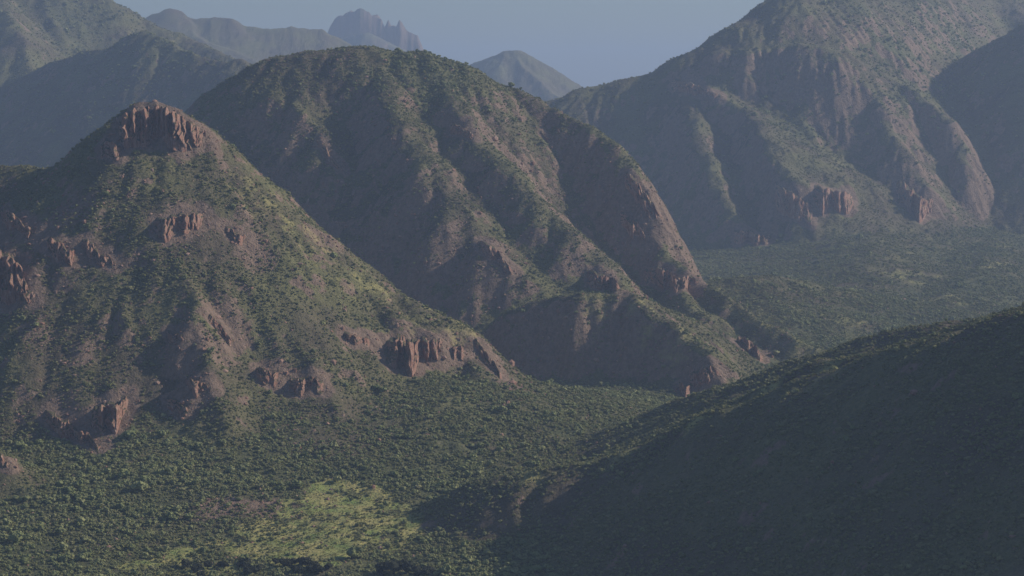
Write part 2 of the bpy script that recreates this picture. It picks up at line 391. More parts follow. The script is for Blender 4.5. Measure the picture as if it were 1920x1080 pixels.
# ------------------------------------------------------------------ material helpers
def mat(name):
    m = bpy.data.materials.new(name); m.use_nodes = True
    nt = m.node_tree; nt.nodes.clear()
    o = nt.nodes.new('ShaderNodeOutputMaterial'); b = nt.nodes.new('ShaderNodeBsdfPrincipled')
    b.inputs['Specular IOR Level'].default_value = 0.15
    b.inputs['Roughness'].default_value = 0.9
    nt.links.new(b.outputs[0], o.inputs[0])
    return m, nt, b
def N(nt, t, **k):
    n = nt.nodes.new(t)
    for a_, v in k.items(): setattr(n, a_, v)
    return n
def noise(nt, vec, scale, detail=4, rough=0.6):
    n = N(nt, 'ShaderNodeTexNoise'); n.inputs['Scale'].default_value = scale
    n.inputs['Detail'].default_value = detail; n.inputs['Roughness'].default_value = rough
    nt.links.new(vec, n.inputs['Vector']); return n.outputs['Fac']
def ramp(nt, fac, a_, b_, ca=(0, 0, 0, 1), cb=(1, 1, 1, 1)):
    r = N(nt, 'ShaderNodeValToRGB')
    r.color_ramp.elements[0].position = a_; r.color_ramp.elements[0].color = ca
    r.color_ramp.elements[1].position = b_; r.color_ramp.elements[1].color = cb
    nt.links.new(fac, r.inputs[0]); return r.outputs[0]
def mix(nt, fac, A, B):
    m = N(nt, 'ShaderNodeMix', data_type='RGBA')
    if isinstance(fac, float): m.inputs[0].default_value = fac
    else: nt.links.new(fac, m.inputs[0])
    for s, v in ((6, A), (7, B)):
        if isinstance(v, tuple): m.inputs[s].default_value = (*v, 1)
        else: nt.links.new(v, m.inputs[s])
    return m.outputs[2]
def math_(nt, op, A, B=None, clamp=False):
    m = N(nt, 'ShaderNodeMath', operation=op); m.use_clamp = clamp
    for i, v in enumerate((A, B)):
        if v is None: continue
        if isinstance(v, (int, float)): m.inputs[i].default_value = v
        else: nt.links.new(v, m.inputs[i])
    return m.outputs[0]
def attr(nt, name, kind='GEOMETRY'):
    n = N(nt, 'ShaderNodeAttribute', attribute_name=name, attribute_type=kind); return n.outputs['Fac']

# ------------------------------------------------------------------ ground material: soil, dry grass, scrub litter and bare rock
def land_material():
    m, nt, b = mat('land')
    tc = N(nt, 'ShaderNodeNewGeometry'); P = tc.outputs['Position']
    stretch = N(nt, 'ShaderNodeMapping'); stretch.inputs['Scale'].default_value = (1, 1, 0.45)
    nt.links.new(P, stretch.inputs['Vector']); PS = stretch.outputs[0]
    big = noise(nt, P, 0.012, 4); mid = noise(nt, P, 0.06, 5, 0.65); fine = noise(nt, P, 0.35, 4, 0.7); tiny = noise(nt, P, 1.1, 3, 0.7)
    soil = mix(nt, ramp(nt, mid, 0.35, 0.65), (0.075, 0.062, 0.042), (0.13, 0.104, 0.07))
    dry = mix(nt, ramp(nt, fine, 0.35, 0.65), (0.09, 0.1, 0.04), (0.185, 0.18, 0.075))
    green = mix(nt, ramp(nt, fine, 0.3, 0.7), (0.05, 0.064, 0.028), (0.12, 0.14, 0.055))
    grass = mix(nt, ramp(nt, mid, 0.35, 0.6), (0.2, 0.28, 0.07), (0.42, 0.38, 0.14))
    rock = mix(nt, ramp(nt, noise(nt, PS, 0.25, 5, 0.7), 0.3, 0.7), (0.13, 0.09, 0.068), (0.3, 0.21, 0.16))
    lush = attr(nt, 'lush'); rk = attr(nt, 'rock'); gr = attr(nt, 'grass')
    c = mix(nt, ramp(nt, big, 0.38, 0.62), soil, dry)
    c = mix(nt, ramp(nt, math_(nt, 'ADD', lush, math_(nt, 'MULTIPLY', math_(nt, 'SUBTRACT', mid, 0.5), 1.6)), 0.3, 0.75), c, green)
    c = mix(nt, ramp(nt, math_(nt, 'ADD', rk, math_(nt, 'MULTIPLY', math_(nt, 'SUBTRACT', mid, 0.5), 1.2)), 0.45, 0.6), c, rock)
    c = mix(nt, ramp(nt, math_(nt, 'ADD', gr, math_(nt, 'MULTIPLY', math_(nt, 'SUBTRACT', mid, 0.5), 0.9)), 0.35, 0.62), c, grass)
    c = mix(nt, ramp(nt, tiny, 0.42, 0.72), c, mix(nt, 0.5, c, (0.24, 0.2, 0.13)))
    nt.links.new(c, b.inputs['Base Color'])
    bp = N(nt, 'ShaderNodeBump'); bp.inputs['Strength'].default_value = 0.9; bp.inputs['Distance'].default_value = 2.2
    h = math_(nt, 'ADD', math_(nt, 'MULTIPLY', fine, 1.0), math_(nt, 'MULTIPLY', noise(nt, PS, 0.16, 4, 0.7), 1.2))
    nt.links.new(h, bp.inputs['Height']); nt.links.new(bp.outputs[0], b.inputs['Normal'])
    return m
LAND = land_material()

# where it is lush, rocky, grassy or painted rim-lit (laid out on the land itself)
PXG, PYG, DG = project(np.stack([XX, YY, HT], -1))
def spot(px, py, D, rad):
    p = hit(px, py, D0=D - 260 if D else 900)
    if p is None: return 0
    return np.exp(-(((XX - p[0]) ** 2 + (YY - p[1]) ** 2) / rad ** 2))
REL = HT - floor_z(XX, YY)
n1 = fbm(XX, YY, 150, 4, 3)
LUSH = np.clip(1.0 - REL / 75 + n1 * 0.5, 0, 1) * np.clip((0.62 - SLOPE) / 0.25, 0, 1)
CONC = np.zeros_like(HT)
ROCK = np.clip((SLOPE - 0.85) / 0.45, 0, 1) * 0.8 + 0.22 * np.clip(fbm(XX, YY, 90, 4, 6) * 1.6, 0, 1)
def poly(pts, soft=9):
    """soft mask of the ground patch whose corners are the places seen at pts"""
    Q = [hit(*p_)[:2] for p_ in pts]
    m_ = np.full(HT.shape, 1e9)
    wx_ = XX + 7 * fbm(XX, YY, 24, 3, 2); wy_ = YY + 7 * fbm(XX, YY, 24, 3, 5)
    for (ax, ay), (bx, by) in zip(Q, Q[1:] + Q[:1]):
        L_ = math.hypot(bx - ax, by - ay)
        m_ = np.minimum(m_, -((bx - ax) * (wy_ - ay) - (by - ay) * (wx_ - ax)) / L_)
    return np.clip(m_ / soft * 0.5 + 0.5, 0, 1)
KNOLL = poly([(540, 935), (600, 905), (660, 898), (735, 920), (812, 978), (760, 1025), (690, 1050), (600, 1076), (500, 1040), (470, 985)], 7)
LOWG = poly([(180, 1050), (330, 1010), (450, 985), (560, 975), (660, 1030), (600, 1077), (200, 1077)], 16)
k = 0 * spot(650, 950, 1390, 48) + spot(740, 965, 1370, 32) + spot(560, 1000, 1340, 40) + 0.7 * spot(330, 1045, 1300, 50) + spot(600, 1040, 1300, 40)
GRASS_RIMLIGHT = np.clip(np.maximum(np.maximum(k * 0.5, KNOLL * np.clip(0.85 + 1.2 * fbm(XX, YY, 17, 3, 1), 0.15, 1)), 0.85 * LOWG * np.clip(0.6 + 1.3 * fbm(XX, YY, 30, 3, 3), 0, 1)), 0, 1)
for q in [(690, 540, 1690), (780, 590, 1680), (640, 490, 1700), (560, 440, 1715), (850, 615, 1670), (480, 370, 1730)]:
    GRASS_RIMLIGHT = np.maximum(GRASS_RIMLIGHT, 0.42 * spot(*q, 46))
for q in [(1560, 715, 1240), (1120, 556, 1960), (1215, 585, 1910), (1290, 635, 1880), (1400, 590, 2120), (1500, 645, 2040), (1460, 615, 2120), (1780, 565, 2400), (330, 80, 3500), (250, 60, 3500)]:
    GRASS_RIMLIGHT = np.maximum(GRASS_RIMLIGHT, 0.42 * spot(*q, 45))
RS = 0
for q in [(400, 955, 1380, 20), (440, 945, 1380, 18), (480, 958, 1380, 18), (520, 952, 1370, 20), (350, 640, 1560, 26), (420, 600, 1600, 24), (130, 400, 1710, 30), (340, 415, 1680, 26), (610, 445, 1710, 26), (480, 480, 1660, 26), (200, 780, 1480, 22),
          (520, 700, 1560, 20), (1200, 400, 2250, 26), (1210, 440, 2220, 24), (930, 460, 2150, 22), (1130, 520, 2120, 22), (860, 240, 2280, 22), (1290, 150, 3600, 40), (960, 720, 1640, 22), (60, 620, 1560, 20), (800, 985, 1340, 9), (150, 670, 1550, 18), (440, 640, 1560, 18)]:
    RS = np.maximum(RS, 0.85 * spot(*q))
ROCK = np.clip(np.maximum(ROCK, RS), 0, 1)
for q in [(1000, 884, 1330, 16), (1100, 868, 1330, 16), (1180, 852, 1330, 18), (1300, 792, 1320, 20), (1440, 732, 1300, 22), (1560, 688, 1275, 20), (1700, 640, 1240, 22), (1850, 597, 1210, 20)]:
    GRASS_RIMLIGHT = np.maximum(GRASS_RIMLIGHT, 0.55 * spot(*q))  # pale grass colour painted along the bench to strengthen the hill's sunlit rim
for q in [(1620, 470, 3100, 70), (1700, 520, 2900, 80), (1790, 560, 2650, 80), (1860, 590, 2500, 70), (1560, 600, 2450, 60), (1460, 580, 2500, 55), (1860, 500, 3100, 90), (1500, 520, 2900, 60), (1350, 545, 2300, 40), (1430, 600, 2150, 40)]:
    GRASS_RIMLIGHT = np.maximum(GRASS_RIMLIGHT, 0.5 * spot(*q) * np.clip(0.75 + 1.2 * fbm(XX, YY, 60, 3, 2), 0, 1))
for q in [(1760, 40, 3500, 170), (1690, 100, 3500, 120), (1620, 20, 3500, 90), (150, 40, 3800, 160), (300, 70, 3800, 130), (800, 130, 2250, 80), (1500, 230, 3300, 80), (1700, 180, 3300, 70)]:
    LUSH = np.maximum(LUSH, 0.62 * spot(*q))
LUSH = np.clip(LUSH * (1 - GRASS_RIMLIGHT) * (1 - RS) * np.where(FT == FAM.index('near'), 0.35, 1), 0, 1)

def build_land():
    ny, nx = HT.shape
    V = np.stack([XX, YY, HT], -1).reshape(-1, 3)
    nrm = np.stack([-gxx * NZ, -gyy * NZ, NZ], -1).reshape(-1, 3)
    jj, ii = np.meshgrid(np.arange(ny - 1), np.arange(nx - 1), indexing='ij')
    q = (jj * nx + ii).ravel()
    quads = np.stack([q, q + 1, q + nx + 1, q + nx], -1)
    fam = FT[:-1, :-1].ravel()
    fan = FAM.index('fan'); kn = FAM.index('knoll')
    fam = np.where(fam == fan, 0, fam)
    info = {
        'valley': ('valley_floor', 'green scrub covered valley floor winding between the mountains', 'ground'),
        'left': ('mountain', 'scrubby mountain on the left below the red rock crown', 'mountain'),
        'central': ('mountain', 'broad round topped mountain in the middle with long spurs', 'mountain'),
        'rear': ('mountain', 'tall hazy mountain on the right rising out of the picture', 'mountain'),
        'right': ('mountain', 'dark shaded mountainside at the far right edge', 'mountain'),
        'farleft': ('mountain', 'dark blue shaded ridge behind the red rock crown', 'mountain'),
        'farleft_crest': ('mountain', 'pale sunlit green slope in the top left corner', 'mountain'),
        'farcrag': ('mountain', 'hazy jagged ridge left of the far flat topped butte', 'mountain'),
        'butte': ('butte', 'faint far flat topped butte with jagged pinnacles', 'butte'),
        'farpeak': ('mountain', 'small hazy pointed peak in the gap under the sky', 'mountain'),
        'near': ('hill', 'dark shaded near hill filling the lower right corner', 'hill'),
        'knoll': ('knoll', 'low grassy yellow green knoll at the bottom of the valley', 'knoll'),
        'coast': ('mountain', 'distant mountains beyond the sides of the valley', 'mountain')}
    for fi, fn in enumerate(FAM):
        if fn == 'fan': continue
        sel = quads[fam == fi]
        if not len(sel): continue
        used, inv = np.unique(sel.ravel(), return_inverse=True)
        name, label, cat = info[fn]
        me = bpy.data.meshes.new(name)
        me.vertices.add(len(used)); me.vertices.foreach_set('co', V[used].ravel().astype(np.float32))
        me.loops.add(len(inv)); me.loops.foreach_set('vertex_index', inv.astype(np.int32))
        me.polygons.add(len(sel)); me.polygons.foreach_set('loop_start', np.arange(0, len(inv), 4, dtype=np.int32))
        me.update(calc_edges=True)
        me.shade_smooth()
        for an, A in (('lush', LUSH), ('rock', ROCK), ('grass', GRASS_RIMLIGHT)):
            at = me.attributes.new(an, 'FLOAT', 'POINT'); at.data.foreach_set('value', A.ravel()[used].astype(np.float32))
        me.normals_split_custom_set_from_vertices(nrm[used].astype(np.float32))
        me.materials.append(LAND)
        o = bpy.data.objects.new(name, me); COL.objects.link(o)
        tag(o, label, cat, kind='structure')

# sea level plain to the horizon
def sea():
    m, nt, b = mat('sea_water')
    b.inputs['Base Color'].default_value = (0.03, 0.055, 0.08, 1); b.inputs['Roughness'].default_value = 0.35
    tc = N(nt, 'ShaderNodeNewGeometry')
    bp = N(nt, 'ShaderNodeBump'); bp.inputs['Distance'].default_value = 1.0; bp.inputs['Strength'].default_value = 0.4
    nt.links.new(noise(nt, tc.outputs['Position'], 0.08, 5), bp.inputs['Height']); nt.links.new(bp.outputs[0], b.inputs['Normal'])
    S = 19500
    me = bpy.data.meshes.new('sea'); me.from_pydata([(-S, -S, -310.5), (S, -S, -310.5), (S, S, -310.5), (-S, S, -310.5)], [], [(0, 1, 2, 3)])
    me.materials.append(m); o = bpy.data.objects.new('sea', me); COL.objects.link(o)
    tag(o, 'hazy water beyond the far peaks', 'sea', kind='structure')
sea()

# ------------------------------------------------------------------ haze
def haze():
    m = bpy.data.materials.new('haze'); m.use_nodes = True; nt = m.node_tree; nt.nodes.clear()
    o = nt.nodes.new('ShaderNodeOutputMaterial'); v = nt.nodes.new('ShaderNodeVolumePrincipled')
    v.inputs['Color'].default_value = (0.53, 0.69, 1.0, 1); v.inputs['Density'].default_value = HAZE_DENSITY
    v.inputs['Anisotropy'].default_value = 0.2
    nt.links.new(v.outputs[0], o.inputs['Volume'])
    S = 20000; z0, z1 = -312.0, max(HT.max(), 40) + 25
    vs_ = [(x, y, z) for z in (z0, z1) for x, y in ((-S, -S), (S, -S), (S, S), (-S, S))]
    me = bpy.data.meshes.new('haze'); me.from_pydata(vs_, [], [(3, 2, 1, 0), (4, 5, 6, 7), (0, 1, 5, 4), (1, 2, 6, 5), (2, 3, 7, 6), (3, 0, 4, 7)])
    me.materials.append(m); ob = bpy.data.objects.new('haze', me); COL.objects.link(ob)
    tag(ob, 'pale blue haze filling the valleys and far distance', 'haze', kind='stuff')
haze()
#--MORE--
# ------------------------------------------------------------------ rock
def rock_material():
    m, nt, b = mat('red_rock')
    tc = N(nt, 'ShaderNodeNewGeometry'); P = tc.outputs['Position']
    mp = N(nt, 'ShaderNodeMapping'); mp.inputs['Scale'].default_value = (1, 1, 0.3); nt.links.new(P, mp.inputs['Vector'])
    a_ = noise(nt, mp.outputs[0], 0.45, 5, 0.7); b_ = noise(nt, P, 0.12, 4, 0.6); c_ = noise(nt, mp.outputs[0], 1.3, 4, 0.7)
    c = mix(nt, ramp(nt, b_, 0.35, 0.65), (0.30, 0.15, 0.105), (0.43, 0.26, 0.19))
    c = mix(nt, ramp(nt, a_, 0.5, 0.72), c, (0.52, 0.4, 0.33))
    c = mix(nt, ramp(nt, c_, 0.55, 0.7), c, (0.16, 0.095, 0.075))
    # plants and soil hold on wherever the rock is flat enough
    sx_ = N(nt, 'ShaderNodeSeparateXYZ'); nt.links.new(tc.outputs['Normal'], sx_.inputs[0])
    flat = ramp(nt, math_(nt, 'ADD', sx_.outputs['Z'], math_(nt, 'MULTIPLY', math_(nt, 'SUBTRACT', b_, 0.5), 1.2)), 0.5, 0.68)
    c = mix(nt, flat, c, mix(nt, ramp(nt, c_, 0.4, 0.6), (0.07, 0.08, 0.035), (0.16, 0.13, 0.08)))
    nt.links.new(c, b.inputs['Base Color'])
    bp = N(nt, 'ShaderNodeBump'); bp.inputs['Strength'].default_value = 1.0; bp.inputs['Distance'].default_value = 1.5
    nt.links.new(math_(nt, 'ADD', a_, c_), bp.inputs['Height']); nt.links.new(bp.outputs[0], b.inputs['Normal'])
    return m
ROCKM = rock_material()

def mesh_obj(name, V, Fc, m, parent=None):
    me = bpy.data.meshes.new(name); me.from_pydata([tuple(map(float, v)) for v in V], [], Fc); me.update()
    me.materials.append(m); o = bpy.data.objects.new(name, me); COL.objects.link(o)
    if parent: o.parent = parent
    return o

CRAGM = np.zeros(HT.shape)
def band(x0, x1, yt0, yt1, h0, h1, n, seed):
    """a cliff whose upper edge runs from (x0,yt0) to (x1,yt1) and that is h0..h1 photo pixels high"""
    return dict(top=[(x0, yt0), (x1, yt1)], h=(h0, h1), n=n)

def crag(b, label, seed, D0=900, amp=1.0, full=False, skew=0.3):
    """a cliff standing out of the slope: fluted face, rough top running back into the hillside"""
    rg = np.random.default_rng(seed * 7 + 1)
    tp = np.array(b['top'], float)
    pad = 0.12 * (tp[-1, 0] - tp[0, 0]) + 3
    x0, x1 = tp[0, 0] - pad, tp[-1, 0] + pad
    nu = int(np.clip((x1 - x0) * 0.95, 18, 130)); nv = 17
    px = np.linspace(x0, x1, nu); q = np.linspace(0, 1, nu); off = seed * 13.7
    yt = np.interp(px, tp[:, 0], tp[:, 1]) + (0 if full else 1) * 5 * perlin(px / 13 + off, px * 0 + off, 1) + 2.5 * perlin(px / 5 + off, px * 0 + off, 2)
    if not full: yt = yt + 0.22 * b.get('h', (20, 40))[1] * perlin(px / (0.3 * (x1 - x0) + 6) + off, px * 0 + off + 4, 5)
    if 'bot' in b:
        bt = np.array(b['bot'], float); yb = np.interp(px, bt[:, 0], bt[:, 1])
    else:
        yb = yt + b['h'][0] + (b['h'][1] - b['h'][0]) * np.clip(0.5 + 0.9 * perlin(px / 17 + off, px * 0 + off + 9, 3), 0, 1)
    B = np.zeros((nu, 3)); T = np.zeros((nu, 3)); okb = np.zeros(nu, bool); okt = np.zeros(nu, bool)
    for k in range(0, nu, 2):
        p = hit(px[k], yb[k], D0=D0, D1=5200, step=3.0)
        if p is not None: B[k] = p; okb[k] = True
        p = hit(px[k], yt[k] + 1, D0=D0, D1=5200, step=3.0)
        if p is not None and okb[k] and p[1] < B[k, 1] + 130: T[k] = p; okt[k] = True
    if okb.sum() < 3: return None
    ku = np.arange(nu)
    DB = np.interp(ku, ku[okb], B[okb, 1])
    DB = np.convolve(np.pad(DB, 2, 'edge'), np.ones(5) / 5, 'valid')
    hm = (yb - yt) * DB / FPX
    DT = np.interp(ku, ku[okt], T[okt, 1]) if okt.sum() > 1 else DB + hm * 1.1
    DT = np.clip(DT, DB + hm * 0.6, DB + hm * 1.8)
    w = np.clip(np.minimum(q, 1 - q) * 4.5, 0, 1) * np.clip(0.9 + 0.6 * perlin(px / 8 + off, px * 0 + off + 3, 4), 0.3, 1)
    A = amp * np.clip(0.16 * hm.mean(), 1.0, 4.5)
    V = []
    for vi in range(nv):
        v = vi / (nv - 1)
        X = px - W0 / 2
        Dt = DB + (DT - DB) * v
        xt = unproj(1, 0, 1)[0] * 0 + X / FPX * Dt * (math.cos(PITCH) + 0 * Dt)
        if v <= 0.72:
            s = v / 0.72; Dc = DB + 0.42 * hm * s; yy = yb + (yt - yb) * s
        else:
            s = (v - 0.72) / 0.28; Dc = DB + 0.42 * hm + (DT - DB - 0.42 * hm) * s; yy = yt + 0 * s
        C3 = np.array([unproj(px[k], yy[k], Dc[k]) for k in range(nu)])
        Xt = np.array([unproj(px[k], yt[k], Dt[k]) for k in range(nu)])
        zt = ground(Xt[:, 0], Dt) - 0.8
        TP_ = np.stack([Xt[:, 0], Dt, zt], -1)
        if v > 0.72: C3[:, 2] = C3[:, 2] * (1 - s) + (zt + 0.2) * s if not full else C3[:, 2] - s * s * hm * 0.5
        Pp = TP_ * (1 - w[:, None]) + C3 * w[:, None]
        fl = px / FPX * DB / 5.5
        drift = v * 1.6 + 0.5 * perlin(px / 30 + off, v * 2 + off + px * 0, 5)
        d = (1 - 2 * np.abs(perlin(fl + drift + off, v * 1.1 + off + px * 0, 6))) + 0.6 * (1 - 2 * np.abs(perlin(fl * 2.3 + off, v * 2.5 + px * 0, 7))) + 0.5 * perlin(fl * 0.6 + off, v * 5 + px * 0, 0) + 0.55 * perlin(fl * 3.7 + off, v * 9 + px * 0, 4) + 0.35 * np.round(1.5 * perlin(fl * 0.9, v * 4 + off + px * 0, 1))
        env = min(1, v * 5) * (1 - max(0, (v - 0.8) / 0.2)) if not full else min(1, v * 5)
        Pp[:, 1] += (Pp[:, 0] - Pp[:, 0].mean()) * skew * w
        Pp[:, 1] -= d * A * w * env
        Pp[:, 0] += A * 0.35 * perlin(fl * 1.7, v * 7 + off + px * 0, 2) * env
        Pp[:, 2] += A * 0.45 * perlin(fl * 1.3 + 50, v * 6 + off + px * 0, 3) * env
        if vi == 0: Pp[:, 2] -= 4
        V.append(Pp)
    V = np.concatenate(V); Fc = []
    CRAGM[np.clip(np.searchsorted(ys, V[:, 1]), 2, len(ys) - 3), np.clip(np.searchsorted(xs, V[:, 0]), 2, len(xs) - 3)] = 1
    for vi in range(nv - 1):
        for k in range(nu - 1):
            a_ = vi * nu + k; Fc.append((a_, a_ + 1, a_ + nu + 1, a_ + nu))
    o = mesh_obj('rock_outcrop', V, Fc, ROCKM)
    tag(o, label, 'rock outcrop')
    return o

crag(dict(top=[(232, 222), (243, 206), (262, 199), (284, 197)], bot=[(232, 270), (250, 276), (268, 283), (284, 282)], n=8),
     'left red rock face of the crown on the very top of the left mountain', 1, full=True, amp=1.3, skew=0.9)
crag(dict(top=[(284, 196), (300, 196), (318, 200)], bot=[(284, 270), (300, 262), (318, 270)], n=8),
     'shaded hollow of rock in the middle of the crown on the left mountain top', 60, full=True, amp=0.6, skew=-0.8)
crag(dict(top=[(320, 202), (334, 208), (347, 219), (360, 228), (373, 240), (388, 254)], bot=[(320, 268), (338, 275), (352, 288), (366, 292), (388, 282)], n=8),
     'right red rock wall of the crown running down its ridge', 61, full=True, amp=1.3, skew=0.9)
crag(band(194, 220, 260, 272, 24, 36, 4, 2), 'small red outcrop just left below the red rock crown', 2)
crag(dict(top=[(-40, 450), (0, 462), (22, 476), (40, 505), (55, 545)], bot=[(-40, 575), (20, 578), (55, 578)], n=6), 'tall red cliff cut off by the left edge of the picture', 3)
crag(band(10, 60, 385, 430, 22, 36, 5, 4), 'thin rocky rim high on the left edge below the skyline', 4)
crag(band(95, 135, 440, 462, 30, 46, 4, 5), 'grey red cliff left of the leaning rock fin', 5)
crag(band(160, 208, 448, 486, 18, 34, 5, 6), 'leaning red rock fins at the end of a short spur', 6)
crag(band(300, 375, 408, 400, 30, 48, 9, 7), 'row of upright rock ribs in the middle of the left mountain', 7)
crag(band(428, 456, 425, 440, 18, 28, 4, 8), 'small ribbed rocks right of the row of upright ribs', 8)
crag(band(318, 345, 622, 632, 14, 24, 3, 9), 'pair of pale rocks on the spur above the dark gully', 9)
crag(band(398, 440, 590, 640, 14, 26, 5, 10), 'broken red rocks stepping down the middle spur', 10)
crag(band(95, 180, 770, 828, 22, 34, 8, 11), 'long slanting red rock rib above the dark green trees', 11)
crag(band(180, 232, 758, 742, 40, 66, 6, 12), 'rounded red cliff at the foot of the spur beside the dark gully', 12)
crag(band(318, 350, 742, 762, 18, 30, 4, 13), 'bright red split rock below the dark gully', 13)
crag(band(355, 392, 706, 722, 20, 34, 5, 14), 'red and pale rocks above the bright split rock', 14)
crag(band(486, 516, 688, 694, 26, 40, 4, 15), 'curved red rock slab at the foot of the middle spur', 15)
crag(band(550, 600, 706, 712, 24, 38, 6, 16), 'striped red rocks right of the curved slab', 16)
crag(band(650, 690, 622, 634, 14, 24, 4, 17), 'small pale rocks left of the fluted cliff', 17)
crag(band(735, 835, 636, 628, 40, 72, 10, 18), 'fluted dark red cliff with pale vertical edges above the green slope', 18)
crag(band(850, 866, 646, 652, 30, 44, 2, 19), 'narrow rock pillar right of the fluted cliff', 19)
crag(band(895, 935, 636, 690, 16, 26, 6, 20), 'line of pale rocks running down the last ridge of the left mountain', 20)
crag(band(0, 14, 845, 870, 16, 26, 2, 22), 'small red rock at the left edge above the trees', 22)
# central mountain
crag(band(1180, 1236, 322, 398, 26, 46, 8, 30), 'red cliff edge on the right shoulder of the middle mountain', 30, D0=1950)
crag(band(1172, 1222, 400, 455, 20, 36, 5, 31), 'orange red rocks below the cliff edge of the middle mountain', 31, D0=1950)
crag(band(905, 962, 448, 500, 18, 30, 6, 32), 'small red bluff where the long middle spur ends', 32, D0=1900)
crag(band(1110, 1162, 505, 530, 20, 34, 6, 33), 'ruddy bluff above the green saddle', 33, D0=1900)
crag(band(1220, 1300, 500, 520, 20, 44, 8, 34), 'pale ribbed rocks on the right foot of the middle mountain', 34, D0=1900)
crag(band(1300, 1342, 690, 694, 24, 40, 6, 35), 'dark bluff with a bright edge where the valley narrows', 35, D0=1750)
crag(band(1276, 1292, 716, 720, 16, 24, 3, 36), 'lone pale boulder beside the dark bluff in the valley', 36, D0=1750)
crag(band(1385, 1425, 620, 650, 20, 32, 5, 37), 'small dark red cliff above the narrow part of the valley', 37, D0=1800)
crag(band(850, 885, 232, 248, 14, 22, 4, 38), 'red patch of rock high on the middle mountain', 38, D0=2000)
crag(band(1016, 1028, 246, 262, 8, 14, 2, 39), 'white streak of rock near the top of the middle mountain', 39, D0=2000)
crag(band(600, 636, 262, 312, 12, 20, 5, 40), 'broken rocks on the upper left spur of the middle mountain', 40, D0=2000)
# rear mountain
crag(band(1462, 1515, 345, 375, 40, 62, 8, 50), 'tall pink ribbed cliff at the foot of the rear mountain', 50, D0=2300)
crag(band(1535, 1592, 340, 362, 36, 54, 7, 51), 'right half of the pink cliffs, beside the green fan', 51, D0=2300)
crag(band(1385, 1440, 428, 436, 16, 28, 8, 52), 'low ribbed cliff at the valley edge left of the pink cliffs', 52, D0=2200)
crag(band(1690, 1742, 340, 372, 30, 54, 6, 53), 'hazy pink cliff right of the tall cliffs', 53, D0=2300)
crag(band(1270, 1345, 150, 172, 14, 26, 7, 54), 'orange brown rocks near the top of the rear mountain', 54, D0=2500)

# ------------------------------------------------------------------ vegetation
def foliage_material(name, c0, c1, c2):
    m, nt, b = mat(name)
    oi = N(nt, 'ShaderNodeObjectInfo'); r = N(nt, 'ShaderNodeValToRGB')
    r.color_ramp.elements[0].color = (*c0, 1); r.color_ramp.elements[1].color = (*c2, 1)
    e_ = r.color_ramp.elements.new(0.5); e_.color = (*c1, 1)
    nt.links.new(oi.outputs['Random'], r.inputs[0])
    g = N(nt, 'ShaderNodeNewGeometry')
    c = mix(nt, ramp(nt, noise(nt, g.outputs['Position'], 0.9, 3, 0.7), 0.35, 0.7), r.outputs[0], tuple(v * 1.5 for v in c1))
    nt.links.new(c, b.inputs['Base Color'])
    return m
F_TREE = foliage_material('dark_tree_leaves', (0.07, 0.088, 0.038), (0.17, 0.19, 0.08), (0.3, 0.29, 0.14))
F_SHADE = foliage_material('shade_darkened_leaves', (0.018, 0.022, 0.014), (0.028, 0.032, 0.02), (0.04, 0.045, 0.028))  # leaf colour lowered to paint the deep shade along the bottom edge
F_SHRUB = foliage_material('scrub_leaves', (0.08, 0.09, 0.038), (0.155, 0.16, 0.066), (0.25, 0.23, 0.13))
F_DRY = foliage_material('dry_grass_tufts', (0.14, 0.16, 0.05), (0.22, 0.22, 0.075), (0.3, 0.25, 0.11))
F_STONE = foliage_material('scattered_stone', (0.16, 0.09, 0.065), (0.25, 0.15, 0.11), (0.36, 0.27, 0.22))
BARK = mat('bark')[0]
BARK.node_tree.nodes['Principled BSDF'].inputs['Base Color'].default_value = (0.06, 0.045, 0.035, 1)

def clump_mesh(name, m, rg, lumps=5, leaves=40, flat=0.75, seedr=0.5):
    """a crown of a few ragged lumps with loose leaf sprays around them; unit radius, base at z=0"""
    import bmesh
    bm = bmesh.new()
    cs = []
    for i in range(lumps):
        aa = rg.uniform(0, 6.28); rr = rg.uniform(0.15, 0.6) if i else 0
        c = Vector((math.cos(aa) * rr, math.sin(aa) * rr, flat * rg.uniform(0.35, 0.95)))
        rad = rg.uniform(0.28, 0.5); cs.append((c, rad))
        res = bmesh.ops.create_icosphere(bm, subdivisions=2, radius=rad)
        for v in res['verts']:
            v.co = v.co * rg.uniform(0.62, 1.2); v.co.z *= 0.85; v.co += c
    for i in range(leaves):
        c, rad = cs[int(rg.integers(len(cs)))]
        d = Vector(rg.normal(0, 1, 3)); d.normalize(); d.z = abs(d.z) * 0.8 - 0.1
        p = c + d * rad * rg.uniform(0.8, 1.35)
        u = Vector(rg.normal(0, 1, 3)).normalized() * rg.uniform(0.08, 0.17); w = Vector(rg.normal(0, 1, 3)).normalized() * rg.uniform(0.08, 0.17)
        vs_ = [bm.verts.new(p + u), bm.verts.new(p + w), bm.verts.new(p - u), bm.verts.new(p - w * 0.6)]
        bm.faces.new(vs_)
    zmin = min(v.co.z for v in bm.verts)
    me = bpy.data.meshes.new(name); bm.to_mesh(me); bm.free(); me.materials.append(m)
    return me
def tuft_mesh(name, m, rg):
    V, Fc = [], []
    for i in range(26):
        aa = rg.uniform(0, 6.28); rr = rg.uniform(0, 0.6); x, y = math.cos(aa) * rr, math.sin(aa) * rr
        b_ = rg.uniform(0, 6.28); w = rg.uniform(0.06, 0.14); h = rg.uniform(0.4, 0.9); o = len(V)
        V += [(x - math.cos(b_) * w, y - math.sin(b_) * w, -0.1), (x + math.cos(b_) * w, y + math.sin(b_) * w, -0.1), (x * 1.7 + rg.normal(0, .1), y * 1.7 + rg.normal(0, .1), h)]
        Fc.append((o, o + 1, o + 2))
    me = bpy.data.meshes.new(name); me.from_pydata(V, [], Fc); me.materials.append(m); return me
